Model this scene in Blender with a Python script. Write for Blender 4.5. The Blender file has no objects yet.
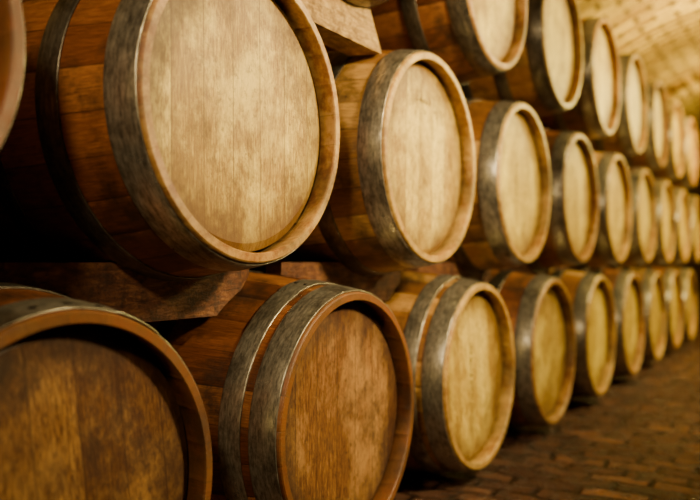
import bpy, bmesh, math, random
from mathutils import Vector
random.seed(7)
C = bpy.context.scene.collection
PI = math.pi

# ------------------------------------------------------------------ layout
L = 0.931            # distance of the head plane from the camera line
S = 0.797            # spacing of barrels in a row
LEN = 0.95
ZB, ZM, ZT = 0.352, 1.022, 1.700
EYE = 0.724
BIL = 0.35
MID0, BOT0, TOP0 = 0.362, 0.724, 1.672

def rad(x):          # outer radius of a barrel x behind its front rim
    t = x / LEN
    return 0.30 + 0.05 * (1 - (2*t - 1)**2)

# ------------------------------------------------------------------ helpers
def link(name, bm, mat, parent=None, smooth=True):
    me = bpy.data.meshes.new(name)
    bmesh.ops.recalc_face_normals(bm, faces=bm.faces)
    bm.to_mesh(me); bm.free()
    if smooth:
        for p in me.polygons: p.use_smooth = True
    if mat: me.materials.append(mat)
    o = bpy.data.objects.new(name, me); C.objects.link(o)
    if parent: o.parent = parent
    return o

def lathe(prof, angles, radial=None, closed=False, umul=1.0):
    """prof = [(x, r)], axis along -X; radial(i_angle, x) -> radius offset"""
    bm = bmesh.new(); uv = bm.loops.layers.uv.new('UVMap')
    n = len(angles); rings = []
    for (x, r) in prof:
        ring = []
        for i, a in enumerate(angles):
            rr = r + (radial(i, a, x) if radial else 0)
            ring.append(bm.verts.new((-x, rr*math.sin(a), rr*math.cos(a))))
        rings.append(ring)
    m = len(prof)
    d = [0]
    for k in range(1, m): d.append(d[-1] + math.dist(prof[k], prof[k-1]))
    rng = range(m) if closed else range(m-1)
    for k in rng:
        k2 = (k+1) % m
        for i in range(n):
            j = (i+1) % n
            f = bm.faces.new((rings[k][i], rings[k][j], rings[k2][j], rings[k2][i]))
            a0 = angles[i]; a1 = angles[j] if j else angles[0] + 2*PI
            for lp, (aa, kk) in zip(f.loops, ((a0,k),(a1,k),(a1,k2),(a0,k2))):
                lp[uv].uv = (aa/(2*PI)*umul, d[kk])
    return bm

# ------------------------------------------------------------------ materials
def newmat(name):
    m = bpy.data.materials.new(name); m.use_nodes = True
    nt = m.node_tree; nt.nodes.clear()
    out = nt.nodes.new('ShaderNodeOutputMaterial'); b = nt.nodes.new('ShaderNodeBsdfPrincipled')
    nt.links.new(b.outputs[0], out.inputs[0])
    return m, nt, b
class N:
    def __init__(s, nt): s.nt = nt
    def put(s, v, inp):
        if isinstance(v, bpy.types.NodeSocket): s.nt.links.new(v, inp)
        else: inp.default_value = v
    def math(s, op, a, b=0.0, clamp=False):
        n = s.nt.nodes.new('ShaderNodeMath'); n.operation = op; n.use_clamp = clamp
        s.put(a, n.inputs[0]); s.put(b, n.inputs[1]); return n.outputs[0]
    def noise(s, vec, scale, detail=4, rough=.55, dist=0):
        n = s.nt.nodes.new('ShaderNodeTexNoise'); s.put(vec, n.inputs['Vector'])
        n.inputs['Scale'].default_value = scale; n.inputs['Detail'].default_value = detail
        n.inputs['Roughness'].default_value = rough; n.inputs['Distortion'].default_value = dist
        return n.outputs['Fac']
    def white(s, v):
        n = s.nt.nodes.new('ShaderNodeTexWhiteNoise'); n.noise_dimensions = '1D'; s.put(v, n.inputs['W']); return n.outputs['Value']
    def comb(s, x, y, z):
        n = s.nt.nodes.new('ShaderNodeCombineXYZ')
        for v, i in zip((x,y,z), n.inputs): s.put(v, i)
        return n.outputs[0]
    def sep(s, v):
        n = s.nt.nodes.new('ShaderNodeSeparateXYZ'); s.put(v, n.inputs[0]); return n.outputs
    def ramp(s, f, stops):
        n = s.nt.nodes.new('ShaderNodeValToRGB'); s.put(f, n.inputs[0])
        e = n.color_ramp.elements
        while len(e) < len(stops): e.new(0.5)
        for q, (p, c) in zip(e, stops):
            q.position = p; q.color = (*c, 1) if len(c) == 3 else c
        return n.outputs[0]
    def mix(s, f, a, b, mode='MIX'):
        n = s.nt.nodes.new('ShaderNodeMix'); n.data_type = 'RGBA'; n.blend_type = mode
        s.put(f, n.inputs[0])
        for v, i in ((a, 6), (b, 7)):
            if isinstance(v, tuple) and len(v) == 3: v = (*v, 1)
            s.put(v, n.inputs[i])
        return n.outputs[2]
    def mr(s, v, a, b, c, d):
        n = s.nt.nodes.new('ShaderNodeMapRange')
        for q, i in zip((v,a,b,c,d), n.inputs): s.put(q, i)
        return n.outputs[0]
    def bump(s, h, strength, dist, prev=None):
        n = s.nt.nodes.new('ShaderNodeBump'); n.inputs['Strength'].default_value = strength
        n.inputs['Distance'].default_value = dist; s.put(h, n.inputs['Height'])
        if prev: s.put(prev, n.inputs['Normal'])
        return n.outputs[0]
    def coord(s, k):
        n = s.nt.nodes.new('ShaderNodeTexCoord'); return n.outputs[k]
    def rnd(s):
        n = s.nt.nodes.new('ShaderNodeObjectInfo'); return n.outputs['Random']

NST = 26
def stave_mat(name, dark, mid, light, chime, grime=(.018,.008,.0035)):
    m, nt, b = newmat(name); n = N(nt)
    u, v, _ = n.sep(n.coord('UV'))
    r = n.rnd(); off = n.math('MULTIPLY', r, 37.0)
    idx = n.math('ADD', n.math('FLOOR', u), n.math('FLOOR', n.math('MULTIPLY', off, 9)))
    fr = n.math('FRACT', u)
    g1 = n.noise(n.comb(n.math('MULTIPLY', u, 2.2), n.math('MULTIPLY', v, 2.0), idx), 7, 5, .65, .4)
    g2 = n.noise(n.comb(n.math('MULTIPLY', u, 9), n.math('MULTIPLY', v, 5.0), off), 6, 4, .6)
    tone = n.math('ADD', n.math('MULTIPLY', n.white(idx), .50), n.math('MULTIPLY', g1, .58))
    col = n.ramp(tone, [(.18, dark), (.48, mid), (.82, light)])
    col = n.mix(n.mr(g2, .42, .66, 0, .65), col, dark)
    ch = n.mr(v, .088, .084, 0, 1)                                  # the sawn chime end of the staves
    ov = n.noise(n.coord('Object'), 20, 6, .72)
    chc = n.mix(n.mr(ov, .43, .60, 0, .85), chime, mid)
    col = n.mix(n.math('MULTIPLY', ch, .9), col, chc)
    bl = n.noise(n.coord('Object'), 6.5, 7, .7)
    col = n.mix(n.math('MULTIPLY', n.mr(bl, .47, .64, 0, .85), n.math('SUBTRACT', 1, n.math('MULTIPLY', ch, .3))), col, grime)
    seam = n.math('MINIMUM', fr, n.math('SUBTRACT', 1, fr))
    sst = n.math('MULTIPLY', n.mr(n.white(n.math('ROUND', u)), 0, 1, .45, .95), n.math('SUBTRACT', 1, n.math('MULTIPLY', ch, .6)))
    sm = n.math('MULTIPLY', n.mr(seam, 0.0, .026, 1, 0), sst)
    col = n.mix(sm, col, (.008,.004,.002))
    n.put(col, b.inputs['Base Color'])
    n.put(n.mr(bl, .3, .7, .26, .5), b.inputs['Roughness'])
    n.put(n.bump(g2, .5, .002, n.bump(seam, .2, .002)), b.inputs['Normal'])
    return m
def head_mat(name, dark, mid, light, stain, blot=.6, b0=.45, lm=.6):
    m, nt, b = newmat(name); n = N(nt)
    x, y, z = n.sep(n.coord('Object'))
    r = n.rnd(); off = n.math('MULTIPLY', r, 53.0)
    yy = n.math('DIVIDE', n.math('ADD', y, .53), .083)
    idx = n.math('ADD', n.math('FLOOR', yy), n.math('FLOOR', off)); fr = n.math('FRACT', yy)
    g1 = n.noise(n.comb(n.math('MULTIPLY', y, 22), n.math('MULTIPLY', z, 1.5), idx), 9, 8, .78, .2)
    g2 = n.noise(n.comb(n.math('MULTIPLY', y, 60), n.math('MULTIPLY', z, 8), off), 5, 6, .75)
    tone = n.math('ADD', n.math('MULTIPLY', n.white(idx), .26), n.math('MULTIPLY', g1, .80))
    col = n.ramp(tone, [(.38, dark), (.52, mid), (.68, light)])
    col = n.mix(n.mr(g2, .48, .56, 0, .8), col, dark)
    ov = n.comb(off, n.math('MULTIPLY', y, 1.4), z)
    bl2 = n.noise(ov, 4.2, 9, .74, .2)
    col = n.mix(n.mr(bl2, .48, .60, 0, lm), col, light)
    bl = n.noise(ov, 6, 10, .78, .1)
    col = n.mix(n.mr(bl, b0, b0+.15, 0, blot), col, stain)
    sc = n.noise(n.comb(off, n.math('MULTIPLY', y, 6), n.math('MULTIPLY', z, 5)), 10, 8, .8)
    col = n.mix(n.mr(sc, .54, .63, 0, .6), col, stain)
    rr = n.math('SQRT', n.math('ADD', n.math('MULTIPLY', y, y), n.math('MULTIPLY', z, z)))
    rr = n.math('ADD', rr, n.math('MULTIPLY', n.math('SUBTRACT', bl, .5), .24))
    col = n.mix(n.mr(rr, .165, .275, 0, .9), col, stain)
    seam = n.math('MINIMUM', fr, n.math('SUBTRACT', 1, fr))
    col = n.mix(n.mr(seam, 0, .024, .9, 0), col, stain)
    n.put(col, b.inputs['Base Color'])
    n.put(n.mr(bl, .3, .7, .42, .62), b.inputs['Roughness'])
    n.put(n.bump(g2, .7, .0015, n.bump(n.mr(seam, 0, .02, 0, 1), .25, .001)), b.inputs['Normal'])
    return m
def hoop_mat(name, a, c, rust):
    m, nt, b = newmat(name); n = N(nt)
    o = n.coord('Object'); u, v, _ = n.sep(n.coord('UV'))
    off = n.math('MULTIPLY', n.rnd(), 31)
    g = n.noise(n.comb(n.math('MULTIPLY', u, 40), n.math('MULTIPLY', v, 80), off), 2.0, 8, .72)
    g2 = n.noise(o, 8, 9, .74)
    col = n.ramp(g, [(.34, a), (.67, c)])
    col = n.mix(n.mr(g2, .46, .63, 0, .8), col, rust)
    n.put(col, b.inputs['Base Color']); b.inputs['Metallic'].default_value = .75
    n.put(n.mr(g2, .3, .7, .22, .48), b.inputs['Roughness'])
    n.put(n.bump(g2, .35, .001), b.inputs['Normal'])
    return m
def wood_mat(name, dark, mid, light):
    m, nt, b = newmat(name); n = N(nt)
    x, y, z = n.sep(n.coord('Object')); off = n.math('MULTIPLY', n.rnd(), 19)
    g = n.noise(n.comb(n.math('MULTIPLY', n.math('ADD', x, off), 5), n.math('MULTIPLY', y, 2), n.math('MULTIPLY', z, 9)), 9, 7, .7, .7)
    g2 = n.noise(n.coord('Object'), 30, 7, .75)
    col = n.ramp(g, [(.3, dark), (.5, mid), (.72, light)])
    col = n.mix(n.mr(g2, .48, .60, 0, .75), col, dark)
    n.put(col, b.inputs['Base Color']); b.inputs['Roughness'].default_value = .6
    n.put(n.bump(g2, 1.0, .012, n.bump(g, .8, .008)), b.inputs['Normal'])
    return m

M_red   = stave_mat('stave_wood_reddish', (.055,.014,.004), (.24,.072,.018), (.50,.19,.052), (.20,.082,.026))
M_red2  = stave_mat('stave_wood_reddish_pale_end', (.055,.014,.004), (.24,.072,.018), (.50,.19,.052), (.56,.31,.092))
M_tan   = stave_mat('stave_wood_tan', (.09,.030,.007), (.34,.138,.031), (.76,.43,.12), (.66,.40,.105))
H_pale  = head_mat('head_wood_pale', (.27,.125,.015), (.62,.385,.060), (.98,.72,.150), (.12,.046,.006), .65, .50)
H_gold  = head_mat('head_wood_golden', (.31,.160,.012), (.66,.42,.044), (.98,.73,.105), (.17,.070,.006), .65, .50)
H_red   = head_mat('head_wood_reddish', (.09,.028,.008), (.27,.108,.031), (.56,.29,.095), (.042,.013,.004), .75, .48, .5)  # reddish oak, colour also darkened for the weaker light on the bottom row
K_steel = hoop_mat('hoop_steel', (.13,.112,.086), (.60,.53,.43), (.045,.031,.020))
K_dark  = hoop_mat('hoop_steel_dark', (.06,.050,.038), (.25,.215,.17), (.024,.015,.009))
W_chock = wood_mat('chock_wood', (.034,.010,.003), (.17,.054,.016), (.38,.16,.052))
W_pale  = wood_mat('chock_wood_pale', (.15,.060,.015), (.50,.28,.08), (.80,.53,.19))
m, nt, b = newmat('rivet_iron'); b.inputs['Base Color'].default_value = (.025,.017,.012,1); b.inputs['Metallic'].default_value = .5; b.inputs['Roughness'].default_value = .5
K_riv = m
m, nt, b = newmat('stamp_ink'); b.inputs['Base Color'].default_value = (.09,.036,.011,1); b.inputs['Roughness'].default_value = .8
K_ink = m

def brick_mat(name, c1, c2, mortar, bw, bh, wet=False, mort=.02, gm=.3, bmp=.012, dirt=.85):
    m, nt, b = newmat(name); n = N(nt)
    t = nt.nodes.new('ShaderNodeTexBrick'); uv = n.coord('UV')
    nz = n.noise(uv, 3, 4); wob = n.comb(n.math('MULTIPLY', nz, .12), n.math('MULTIPLY', n.noise(uv, 5, 3), .12), 0)
    va = nt.nodes.new('ShaderNodeVectorMath'); va.operation = 'ADD'; n.put(uv, va.inputs[0]); n.put(wob, va.inputs[1])
    n.put(va.outputs[0], t.inputs['Vector'])
    t.inputs['Color1'].default_value = (*c1, 1); t.inputs['Color2'].default_value = (*c2, 1); t.inputs['Mortar'].default_value = (*mortar, 1)
    t.inputs['Scale'].default_value = 1; t.inputs['Brick Width'].default_value = bw; t.inputs['Row Height'].default_value = bh
    t.inputs['Mortar Size'].default_value = mort; t.inputs['Mortar Smooth'].default_value = .6
    g = n.noise(uv, 9, 8, .75); g3 = n.noise(uv, 2.6, 5, .65)
    col = n.mix(n.mr(g, .44, .58, 0, dirt), t.outputs['Color'], tuple(x*gm for x in c1))
    col = n.mix(n.mr(g3, .44, .60, 0, dirt*.75), col, tuple(x*gm for x in c2))
    n.put(col, b.inputs['Base Color'])
    n.put(n.mr(g, .3, .7, .12 if wet else .7, .38 if wet else .95), b.inputs['Roughness'])
    h = n.math('SUBTRACT', n.math('MULTIPLY', n.math('ADD', g, g3), 1.9), t.outputs['Fac'])
    n.put(n.bump(h, 1.0, bmp), b.inputs['Normal'])
    return m
M_floor = brick_mat('floor_bricks', (.088,.031,.017), (.42,.185,.100), (.012,.004,.002), .20, .09, True, .012, .25, .036, .88)
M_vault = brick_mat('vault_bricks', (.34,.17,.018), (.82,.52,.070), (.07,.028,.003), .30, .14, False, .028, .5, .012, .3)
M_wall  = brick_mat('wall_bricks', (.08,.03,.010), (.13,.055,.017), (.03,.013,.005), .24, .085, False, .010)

# ------------------------------------------------------------------ setting
def quad(name, pts, uvs, mat):
    bm = bmesh.new(); uv = bm.loops.layers.uv.new('UVMap')
    f = bm.faces.new([bm.verts.new(p) for p in pts])
    for lp, q in zip(f.loops, uvs): lp[uv].uv = q
    me = bpy.data.meshes.new(name); bm.to_mesh(me); bm.free(); me.materials.append(mat)
    o = bpy.data.objects.new(name, me); C.objects.link(o); o['kind'] = 'structure'; return o
XL, XR, Y0, Y1, SPR, RISE = -2.35, 1.95, -1.6, 13.0, 1.5, 1.45
quad('floor', [(XL,Y0,0),(XR,Y0,0),(XR,Y1,0),(XL,Y1,0)], [(XL,Y0),(XR,Y0),(XR,Y1),(XL,Y1)], M_floor)
quad('wall_left', [(XL,Y0,0),(XL,Y1,0),(XL,Y1,SPR),(XL,Y0,SPR)], [(Y0,0),(Y1,0),(Y1,SPR),(Y0,SPR)], M_wall)
quad('wall_right', [(XR,Y0,0),(XR,Y0,SPR),(XR,Y1,SPR),(XR,Y1,0)], [(Y0,0),(Y0,SPR),(Y1,SPR),(Y1,0)], M_wall)
XC, HW = (XL+XR)/2, (XR-XL)/2
def arch(i, n, s=1.0):
    a = PI - PI*i/n
    return (XC + HW*s*math.cos(a), SPR + (RISE - HW*(1-s))*math.sin(a))
for nm, y in (('wall_back', Y1), ('wall_front', Y0)):
    pts = [(XL,y,0),(XR,y,0)] + [(arch(40-i,40)[0], y, arch(40-i,40)[1]) for i in range(41)]
    quad(nm, pts, [(p[0],p[2]) for p in pts], M_wall)
bm = bmesh.new(); uv = bm.loops.layers.uv.new('UVMap'); d = 0; rows = []
for i in range(49):
    x, z = arch(i, 48)
    if rows: d += math.dist((x,z), rows[-1][2])
    rows.append((bm.verts.new((x,Y0,z)), bm.verts.new((x,Y1,z)), (x,z), d))
for p, q in zip(rows, rows[1:]):
    f = bm.faces.new((p[0],p[1],q[1],q[0]))
    for lp, c in zip(f.loops, ((p[3],Y0),(p[3],Y1),(q[3],Y1),(q[3],Y0))): lp[uv].uv = c
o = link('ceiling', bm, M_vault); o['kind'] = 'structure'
for k, yc in enumerate((4.6, 9.2)):
    bm = bmesh.new(); uv = bm.loops.layers.uv.new('UVMap'); seg = 60; rs = []
    d = 0
    for i in range(seg+1):
        xo, zo = arch(i, seg, 1.0); xi, zi = arch(i, seg, .945)
        if rs: d += math.dist((xo,zo), rs[-1][1])
        rs.append(([bm.verts.new(v) for v in ((xo,yc-.2,zo),(xi,yc-.2,zi),(xi,yc+.2,zi),(xo,yc+.2,zo))], (xo,zo), d))
    for p, q in zip(rs, rs[1:]):
        for a, (u0,u1) in enumerate(((0,.12),(.12,.52),(.52,.64))):
            f = bm.faces.new((p[0][a],p[0][a+1],q[0][a+1],q[0][a]))
            for lp, c in zip(f.loops, ((p[2],u0),(p[2],u1),(q[2],u1),(q[2],u0))): lp[uv].uv = (c[1], c[0])
    o = link('trim_%d' % (k+1), bm, M_vault, smooth=False); o['kind'] = 'structure'

# ------------------------------------------------------------------ barrel parts
fr_ = (0, .03, .2, .4, .6, .8, .97)
ANG = [2*PI*(k+f)/NST for k in range(NST) for f in fr_]
def groove(i, a, x):
    if i % len(fr_): return 0
    return -.0004 if (x < .004 or x > LEN-.004) else -.0012
def inner(x): return rad(x) - .021
half = [(.060, inner(.06)-.002), (.040, inner(.04)), (.003, inner(0)+.001), (.0, inner(0)+.003), (.0, .297), (.0025, .2998)]
outer = [(LEN*t/24, rad(LEN*t/24)) for t in range(1, 24)]
prof = half + outer + [(LEN-x, r) for x, r in reversed(half)]
d_body = link('body', lathe(prof, ANG, groove, umul=NST), M_red)
for p in d_body.data.polygons:                      # crisp sawn edges at the chimes
    xs = [-d_body.data.vertices[v].co.x for v in p.vertices]
    if max(xs) < .0031 or min(xs) > LEN-.0031: p.use_smooth = False
def head_bm(front=True):
    A = [2*PI*i/96 for i in range(96)]
    pr = [(.060, .266), (.046, .2788), (.043, .2788), (.036, .2610), (.036, .13), (.036, .002)]
    if not front: pr = [(LEN-x, r) for x, r in pr]
    bm = lathe(pr, A)
    bm.verts.ensure_lookup_table()
    bm.faces.new(bm.verts[-96:]); bm.faces.new(bm.verts[:96])
    return bm
d_hf = link('front_head', head_bm(True), H_pale); d_hr = link('rear_head', head_bm(False), H_red)
for p in list(d_hf.data.polygons)+list(d_hr.data.polygons): p.use_smooth = False
def hoop_bm(x0, x1):
    A = [2*PI*i/180 for i in range(180)]
    th = .0028; e = .0006
    xm = (x0+x1)/2
    pr = [(x0, rad(x0)+e), (x0, rad(x0)+e+th*.8), (x0+.002, rad(x0+.002)+e+th), (xm, rad(xm)+e+th*1.15), (x1-.002, rad(x1-.002)+e+th),
          (x1, rad(x1)+e+th*.8), (x1, rad(x1)+e), (xm, rad(xm)+e)]
    def off(i, a, x):
        return .0022 if 3 <= i <= 11 else 0
    return lathe(pr, A, off, closed=True)
def rivet_bm(x, a, r0=.0062, lift=.0022):
    bm = bmesh.new()
    R = rad(x) + .0006 + .0028*1.1 + lift - .0008
    n = Vector((0, math.sin(a), math.cos(a))); t = Vector((0, math.cos(a), -math.sin(a))); u = Vector((1,0,0))
    c = Vector((-x, 0, 0)) + n*R
    rings = []
    for hgt, rr in ((0, r0), (.0014, r0*.95), (.0027, r0*.6)):
        rings.append([bm.verts.new(c + n*hgt + (t*math.cos(q) + u*math.sin(q))*rr) for q in [2*PI*i/12 for i in range(12)]])
    for A, B in zip(rings, rings[1:]):
        for i in range(12): bm.faces.new((A[i], A[(i+1)%12], B[(i+1)%12], B[i]))
    bm.faces.new(rings[-1]); bm.faces.new(list(reversed(rings[0])))
    return bm
specs = {'wide': [(.008,.072), (.170,.222), (.335,.380)], 'close': [(.008,.070), (.090,.142), (.335,.380)]}
hoops = {}
for k, sp in specs.items():
    lst = []
    for (a, c) in sp + [(LEN-q, LEN-p) for p, q in sp]:
        h = link('hoop', hoop_bm(a, c), K_steel)
        xm = (a+c)/2; w = (c-a)*.24
        rv = [link('rivet', rivet_bm(xm-w, 2*PI*7/180), K_riv, h), link('rivet', rivet_bm(xm+w, 2*PI*7/180), K_riv, h)]
        lst.append((h, rv))
    hoops[k] = lst

def setmat(o, m):
    o.material_slots[0].link = 'OBJECT'; o.material_slots[0].material = m
def dup(src, parent, roll=None):
    c = src.copy(); C.objects.link(c); c.parent = parent
    if roll is not None:
        c.location = (0, 0, BIL); c.rotation_euler = (roll, 0, 0)
    return c
def stamp(parent, roll, items):
    bm = bmesh.new()
    for (y, z, w, h) in items:
        vs = []
        for dx in (.0002, .0009):
            for sy, sz in ((-1,-1),(1,-1),(1,1),(-1,1)):
                vs.append(bm.verts.new((-.036+dx, y+sy*w/2, z+sz*h/2)))
        for f in ((4,5,6,7),(0,3,2,1),(0,1,5,4),(1,2,6,5),(2,3,7,6),(3,0,4,7)): bm.faces.new([vs[i] for i in f])
    o = link('stamp', bm, K_ink, parent, smooth=False)
    o.location = (0, 0, BIL); o.rotation_euler = (roll, 0, 0)
def glyphs(y0, z0, n, step, size, seed, vertical=True):
    r = random.Random(seed); out = []
    for i in range(n):
        cy, cz = (y0, z0 - i*step) if vertical else (y0 + i*step, z0)
        for s in range(3):
            if r.random() < .5: out.append((cy + r.uniform(-.3,.3)*size, cz + r.uniform(-.1,.1)*size, size*.15, size*r.uniform(.6,1)))
            else: out.append((cy + r.uniform(-.1,.1)*size, cz + r.choice((-.4,0,.4))*size, size*r.uniform(.5,.9), size*.15))
    return out

def barrel(y, z, label, spec, sm, hm, hk, roll, hroll, mark=None):
    root = bpy.data.objects.new('wine_barrel', None); C.objects.link(root)
    root.empty_display_size = .1
    root.location = (-L, y, z-BIL)
    root['label'] = label; root['category'] = 'barrel'; root['group'] = 'wine barrels stacked in three rows'
    setmat(dup(d_body, root, roll), sm)
    setmat(dup(d_hf, root, hroll), hm); dup(d_hr, root, hroll)
    for q, (h, rv) in enumerate(hoops[spec]):
        c = dup(h, root, roll + q*.9*(1 if q < 3 else 1.3)); setmat(c, hk if q % 3 == 0 or (hk is K_steel and q == 1 and spec == 'close') else K_dark)
        for rr in rv: dup(rr, c)
        if q == 0: root_hoop = c
    if mark: stamp(root, hroll, mark)
    return root_hoop

ordn = ['first','second','third','fourth','fifth','sixth','seventh','eighth','ninth','tenth']
mid_lab = ['wine barrel cropped by the upper left corner, only its right rim showing',
 'largest wine barrel, huge pale oak head, upper left, resting on long dark chock',
 'middle row barrel with wide grey hoop and dark smudge high on its pale head',
 'middle row barrel right of the smudged one, faint writing on its pale head']
bot_lab = ['dark reddish barrel in the bottom left corner with nailed hoop along its top',
 'reddish brown barrel at bottom centre with two close grey hoops, cut by lower edge',
 'bottom row barrel with faint stamped writing down its golden brown head',
 'bottom row barrel just right of the one with stamped writing on its head']
top_lab = ['top row barrel mostly out of frame, dark underside above the pale chock',
 'top row barrel cropped by the upper edge, lower half of its golden head visible',
 'top row barrel right of the one cropped in half, golden head nearly whole']
random.seed(3)
mid = [S*k + MID0 + {0:-.022, 1:-.010, 3:.008}.get(k, 0) for k in range(10)]
bot = [S*k + BOT0 for k in range(9)]
top = [S*k + TOP0 + (-.07 if k == 0 else 0) for k in range(8)]
for k, y in enumerate(mid):
    lab = mid_lab[k] if k < 4 else '%s oak barrel from the left in the middle row, %s' % (ordn[k], 'golden lit head' if k < 7 else 'small blurred golden head')
    mark = None
    if k == 2: mark = glyphs(-.05, .17, 5, .02, .014, 5, False)
    if k == 3: mark = glyphs(-.02, .07, 6, .022, .015, 8, True)
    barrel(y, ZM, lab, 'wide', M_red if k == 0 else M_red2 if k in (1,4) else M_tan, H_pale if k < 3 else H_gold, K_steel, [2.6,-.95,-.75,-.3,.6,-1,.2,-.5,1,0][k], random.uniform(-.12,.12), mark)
for k, y in enumerate(bot):
    lab = bot_lab[k] if k < 4 else '%s wine barrel from the left in the bottom row, beside the brick floor' % ordn[k]
    mark = None
    if k == 2: mark = glyphs(-.02, .10, 9, .024, .018, 15, True)
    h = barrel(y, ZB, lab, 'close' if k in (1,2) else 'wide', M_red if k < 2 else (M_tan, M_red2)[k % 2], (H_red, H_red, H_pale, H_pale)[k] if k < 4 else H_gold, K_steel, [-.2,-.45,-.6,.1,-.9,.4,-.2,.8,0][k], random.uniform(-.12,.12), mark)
    if k == 0:
        for q in range(7): link('rivet', rivet_bm(.030, -.75 + q*.19 + .2, .008, 0), K_riv, h)
    if k == 1:
        for q in range(5): link('rivet', rivet_bm(.022, .25 + q*.24, .006, 0), K_riv, h)
for k, y in enumerate(top):
    lab = top_lab[k] if k < 3 else '%s barrel from the left in the top row, under the brick vault' % ordn[k]
    barrel(y, ZT, lab, 'wide', (M_tan, M_red2)[k % 2], H_gold, K_dark if k < 3 else K_steel, random.uniform(-1,1), random.uniform(-.12,.12))

protos = [d_body, d_hf, d_hr] + [o for l in hoops.values() for h, rv in l for o in [h]+rv]
for o in protos: bpy.data.objects.remove(o)

# ------------------------------------------------------------------ chocks
def chock(y, zl, zu, dy, label, xs, mat, e0=.285, bev=.026, depth=.085, slant=.0):
    """block lying in the valley between two lower barrels and carrying the one above"""
    V = zu - zl; H = S/2
    bm = bmesh.new(); secs = []
    zt, zb = V*.5 + .036, V*.5 - depth
    for (x, full) in ((xs[0], False), (xs[0]+bev, True), (xs[1], True)):
        r = rad(x) + .0015
        e = e0 if full else e0-.09
        c = math.sqrt(max(r*r - (V-zt)**2, 0))
        et = max(e - slant, dy + c + .004)
        pts = [(-e+slant, zt)]
        for i in range(13):
            yy = dy - c + 2*c*i/12
            pts.append((yy, V - math.sqrt(max(r*r - (yy-dy)**2, 0))))
        pts.append((et, zt))
        e = max(e, et + .002)
        yb = H - .012 - math.sqrt(r*r - zb*zb)
        for i in range(9):
            yy = e + (yb - e)*i/8
            pts.append((yy, math.sqrt(r*r - (H-.012-yy)**2)))
        for i in range(9):
            yy = -yb + (-e + yb)*i/8
            pts.append((yy, math.sqrt(r*r - (H-.012+yy)**2)))
        secs.append([bm.verts.new((-x, p[0], p[1]-zb)) for p in pts])
    n = len(secs[0])
    for A, B in zip(secs, secs[1:]):
        for i in range(n): bm.faces.new((A[i], A[(i+1)%n], B[(i+1)%n], B[i]))
    bm.faces.new(secs[0]); bm.faces.new(list(reversed(secs[-1])))
    bmesh.ops.triangulate(bm, faces=[f for f in bm.faces if len(f.verts) > 4])
    o = link('wooden_chock', bm, mat, smooth=False)
    o.location = (-L, y, zl+zb)
    o['label'] = label; o['category'] = 'wooden block'; o['group'] = 'wooden chocks between the barrels'
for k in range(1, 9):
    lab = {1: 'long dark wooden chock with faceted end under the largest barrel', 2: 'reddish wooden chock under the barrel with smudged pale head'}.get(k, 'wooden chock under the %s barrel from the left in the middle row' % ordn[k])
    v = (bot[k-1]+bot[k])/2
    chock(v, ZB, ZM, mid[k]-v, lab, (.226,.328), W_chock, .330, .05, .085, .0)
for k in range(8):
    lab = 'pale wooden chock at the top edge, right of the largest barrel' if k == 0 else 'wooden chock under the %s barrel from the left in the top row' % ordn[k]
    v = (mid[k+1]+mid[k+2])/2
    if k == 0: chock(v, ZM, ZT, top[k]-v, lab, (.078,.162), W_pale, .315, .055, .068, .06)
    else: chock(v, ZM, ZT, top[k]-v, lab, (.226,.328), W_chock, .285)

# ------------------------------------------------------------------ lights
def area(name, loc, target, size, power, col):
    l = bpy.data.lights.new(name, 'AREA'); l.size = size; l.energy = power; l.color = col
    o = bpy.data.objects.new(name, l); C.objects.link(o); o.location = loc
    o.rotation_euler = (Vector(target)-Vector(loc)).to_track_quat('-Z','Y').to_euler()
def spot(name, loc, target, angle, power, col, blend=.8, size=.15):
    l = bpy.data.lights.new(name, 'SPOT'); l.energy = power; l.color = col; l.shadow_soft_size = size
    l.spot_size = math.radians(angle); l.spot_blend = blend
    o = bpy.data.objects.new(name, l); C.objects.link(o); o.location = loc
    o.rotation_euler = (Vector(target)-Vector(loc)).to_track_quat('-Z','Y').to_euler()
spot('key_lamp', (.70, 1.85, 1.80), (-.93, 1.80, 1.24), 90, 405, (1,.80,.39), 1.0, .12)
spot('side_lamp', (.05, -.7, 2.0), (-1.15, 1.4, 1.12), 56, 155, (1,.78,.43), 1.0, .10)
area('aisle_lamp', (.5, 4.0, 2.2), (-.93, 4.2, 1.25), .35, 84, (1,.82,.31))
spot('vault_fill', (-.30, 6.5, 2.05), (-.9, 7.2, 2.9), 150, 240, (1,.81,.22), .6)  # unseen uplight added to brighten the vault without hitting the barrels
spot('vault_fill_far', (-.10, 9.0, 2.05), (-.6, 9.3, 2.9), 150, 240, (1,.81,.22), .6)  # second added uplight, out of frame, for the far end of the vault
area('far_lamp', (.5, 6.8, 2.1), (-.93, 6.4, 1.3), .4, 115, (1,.83,.23))
w = bpy.data.worlds.new('world'); bpy.context.scene.world = w; w.use_nodes = True
w.node_tree.nodes['Background'].inputs[0].default_value = (1,.7,.4,1); w.node_tree.nodes['Background'].inputs[1].default_value = .008

# ------------------------------------------------------------------ camera
cam = bpy.data.cameras.new('camera'); co = bpy.data.objects.new('camera', cam); C.objects.link(co)
cam.sensor_width = 36; cam.lens = 749/700*36; cam.clip_start = .02
co.location = (0, 0, EYE)
th = math.radians(32.0); pit = math.atan(12/749)
d = Vector((-math.sin(th)*math.cos(pit), math.cos(th)*math.cos(pit), math.sin(pit)))
co.rotation_euler = d.to_track_quat('-Z','Y').to_euler()
cam.dof.use_dof = True; cam.dof.focus_distance = 1.55; cam.dof.aperture_fstop = 1.8
bpy.context.scene.camera = co
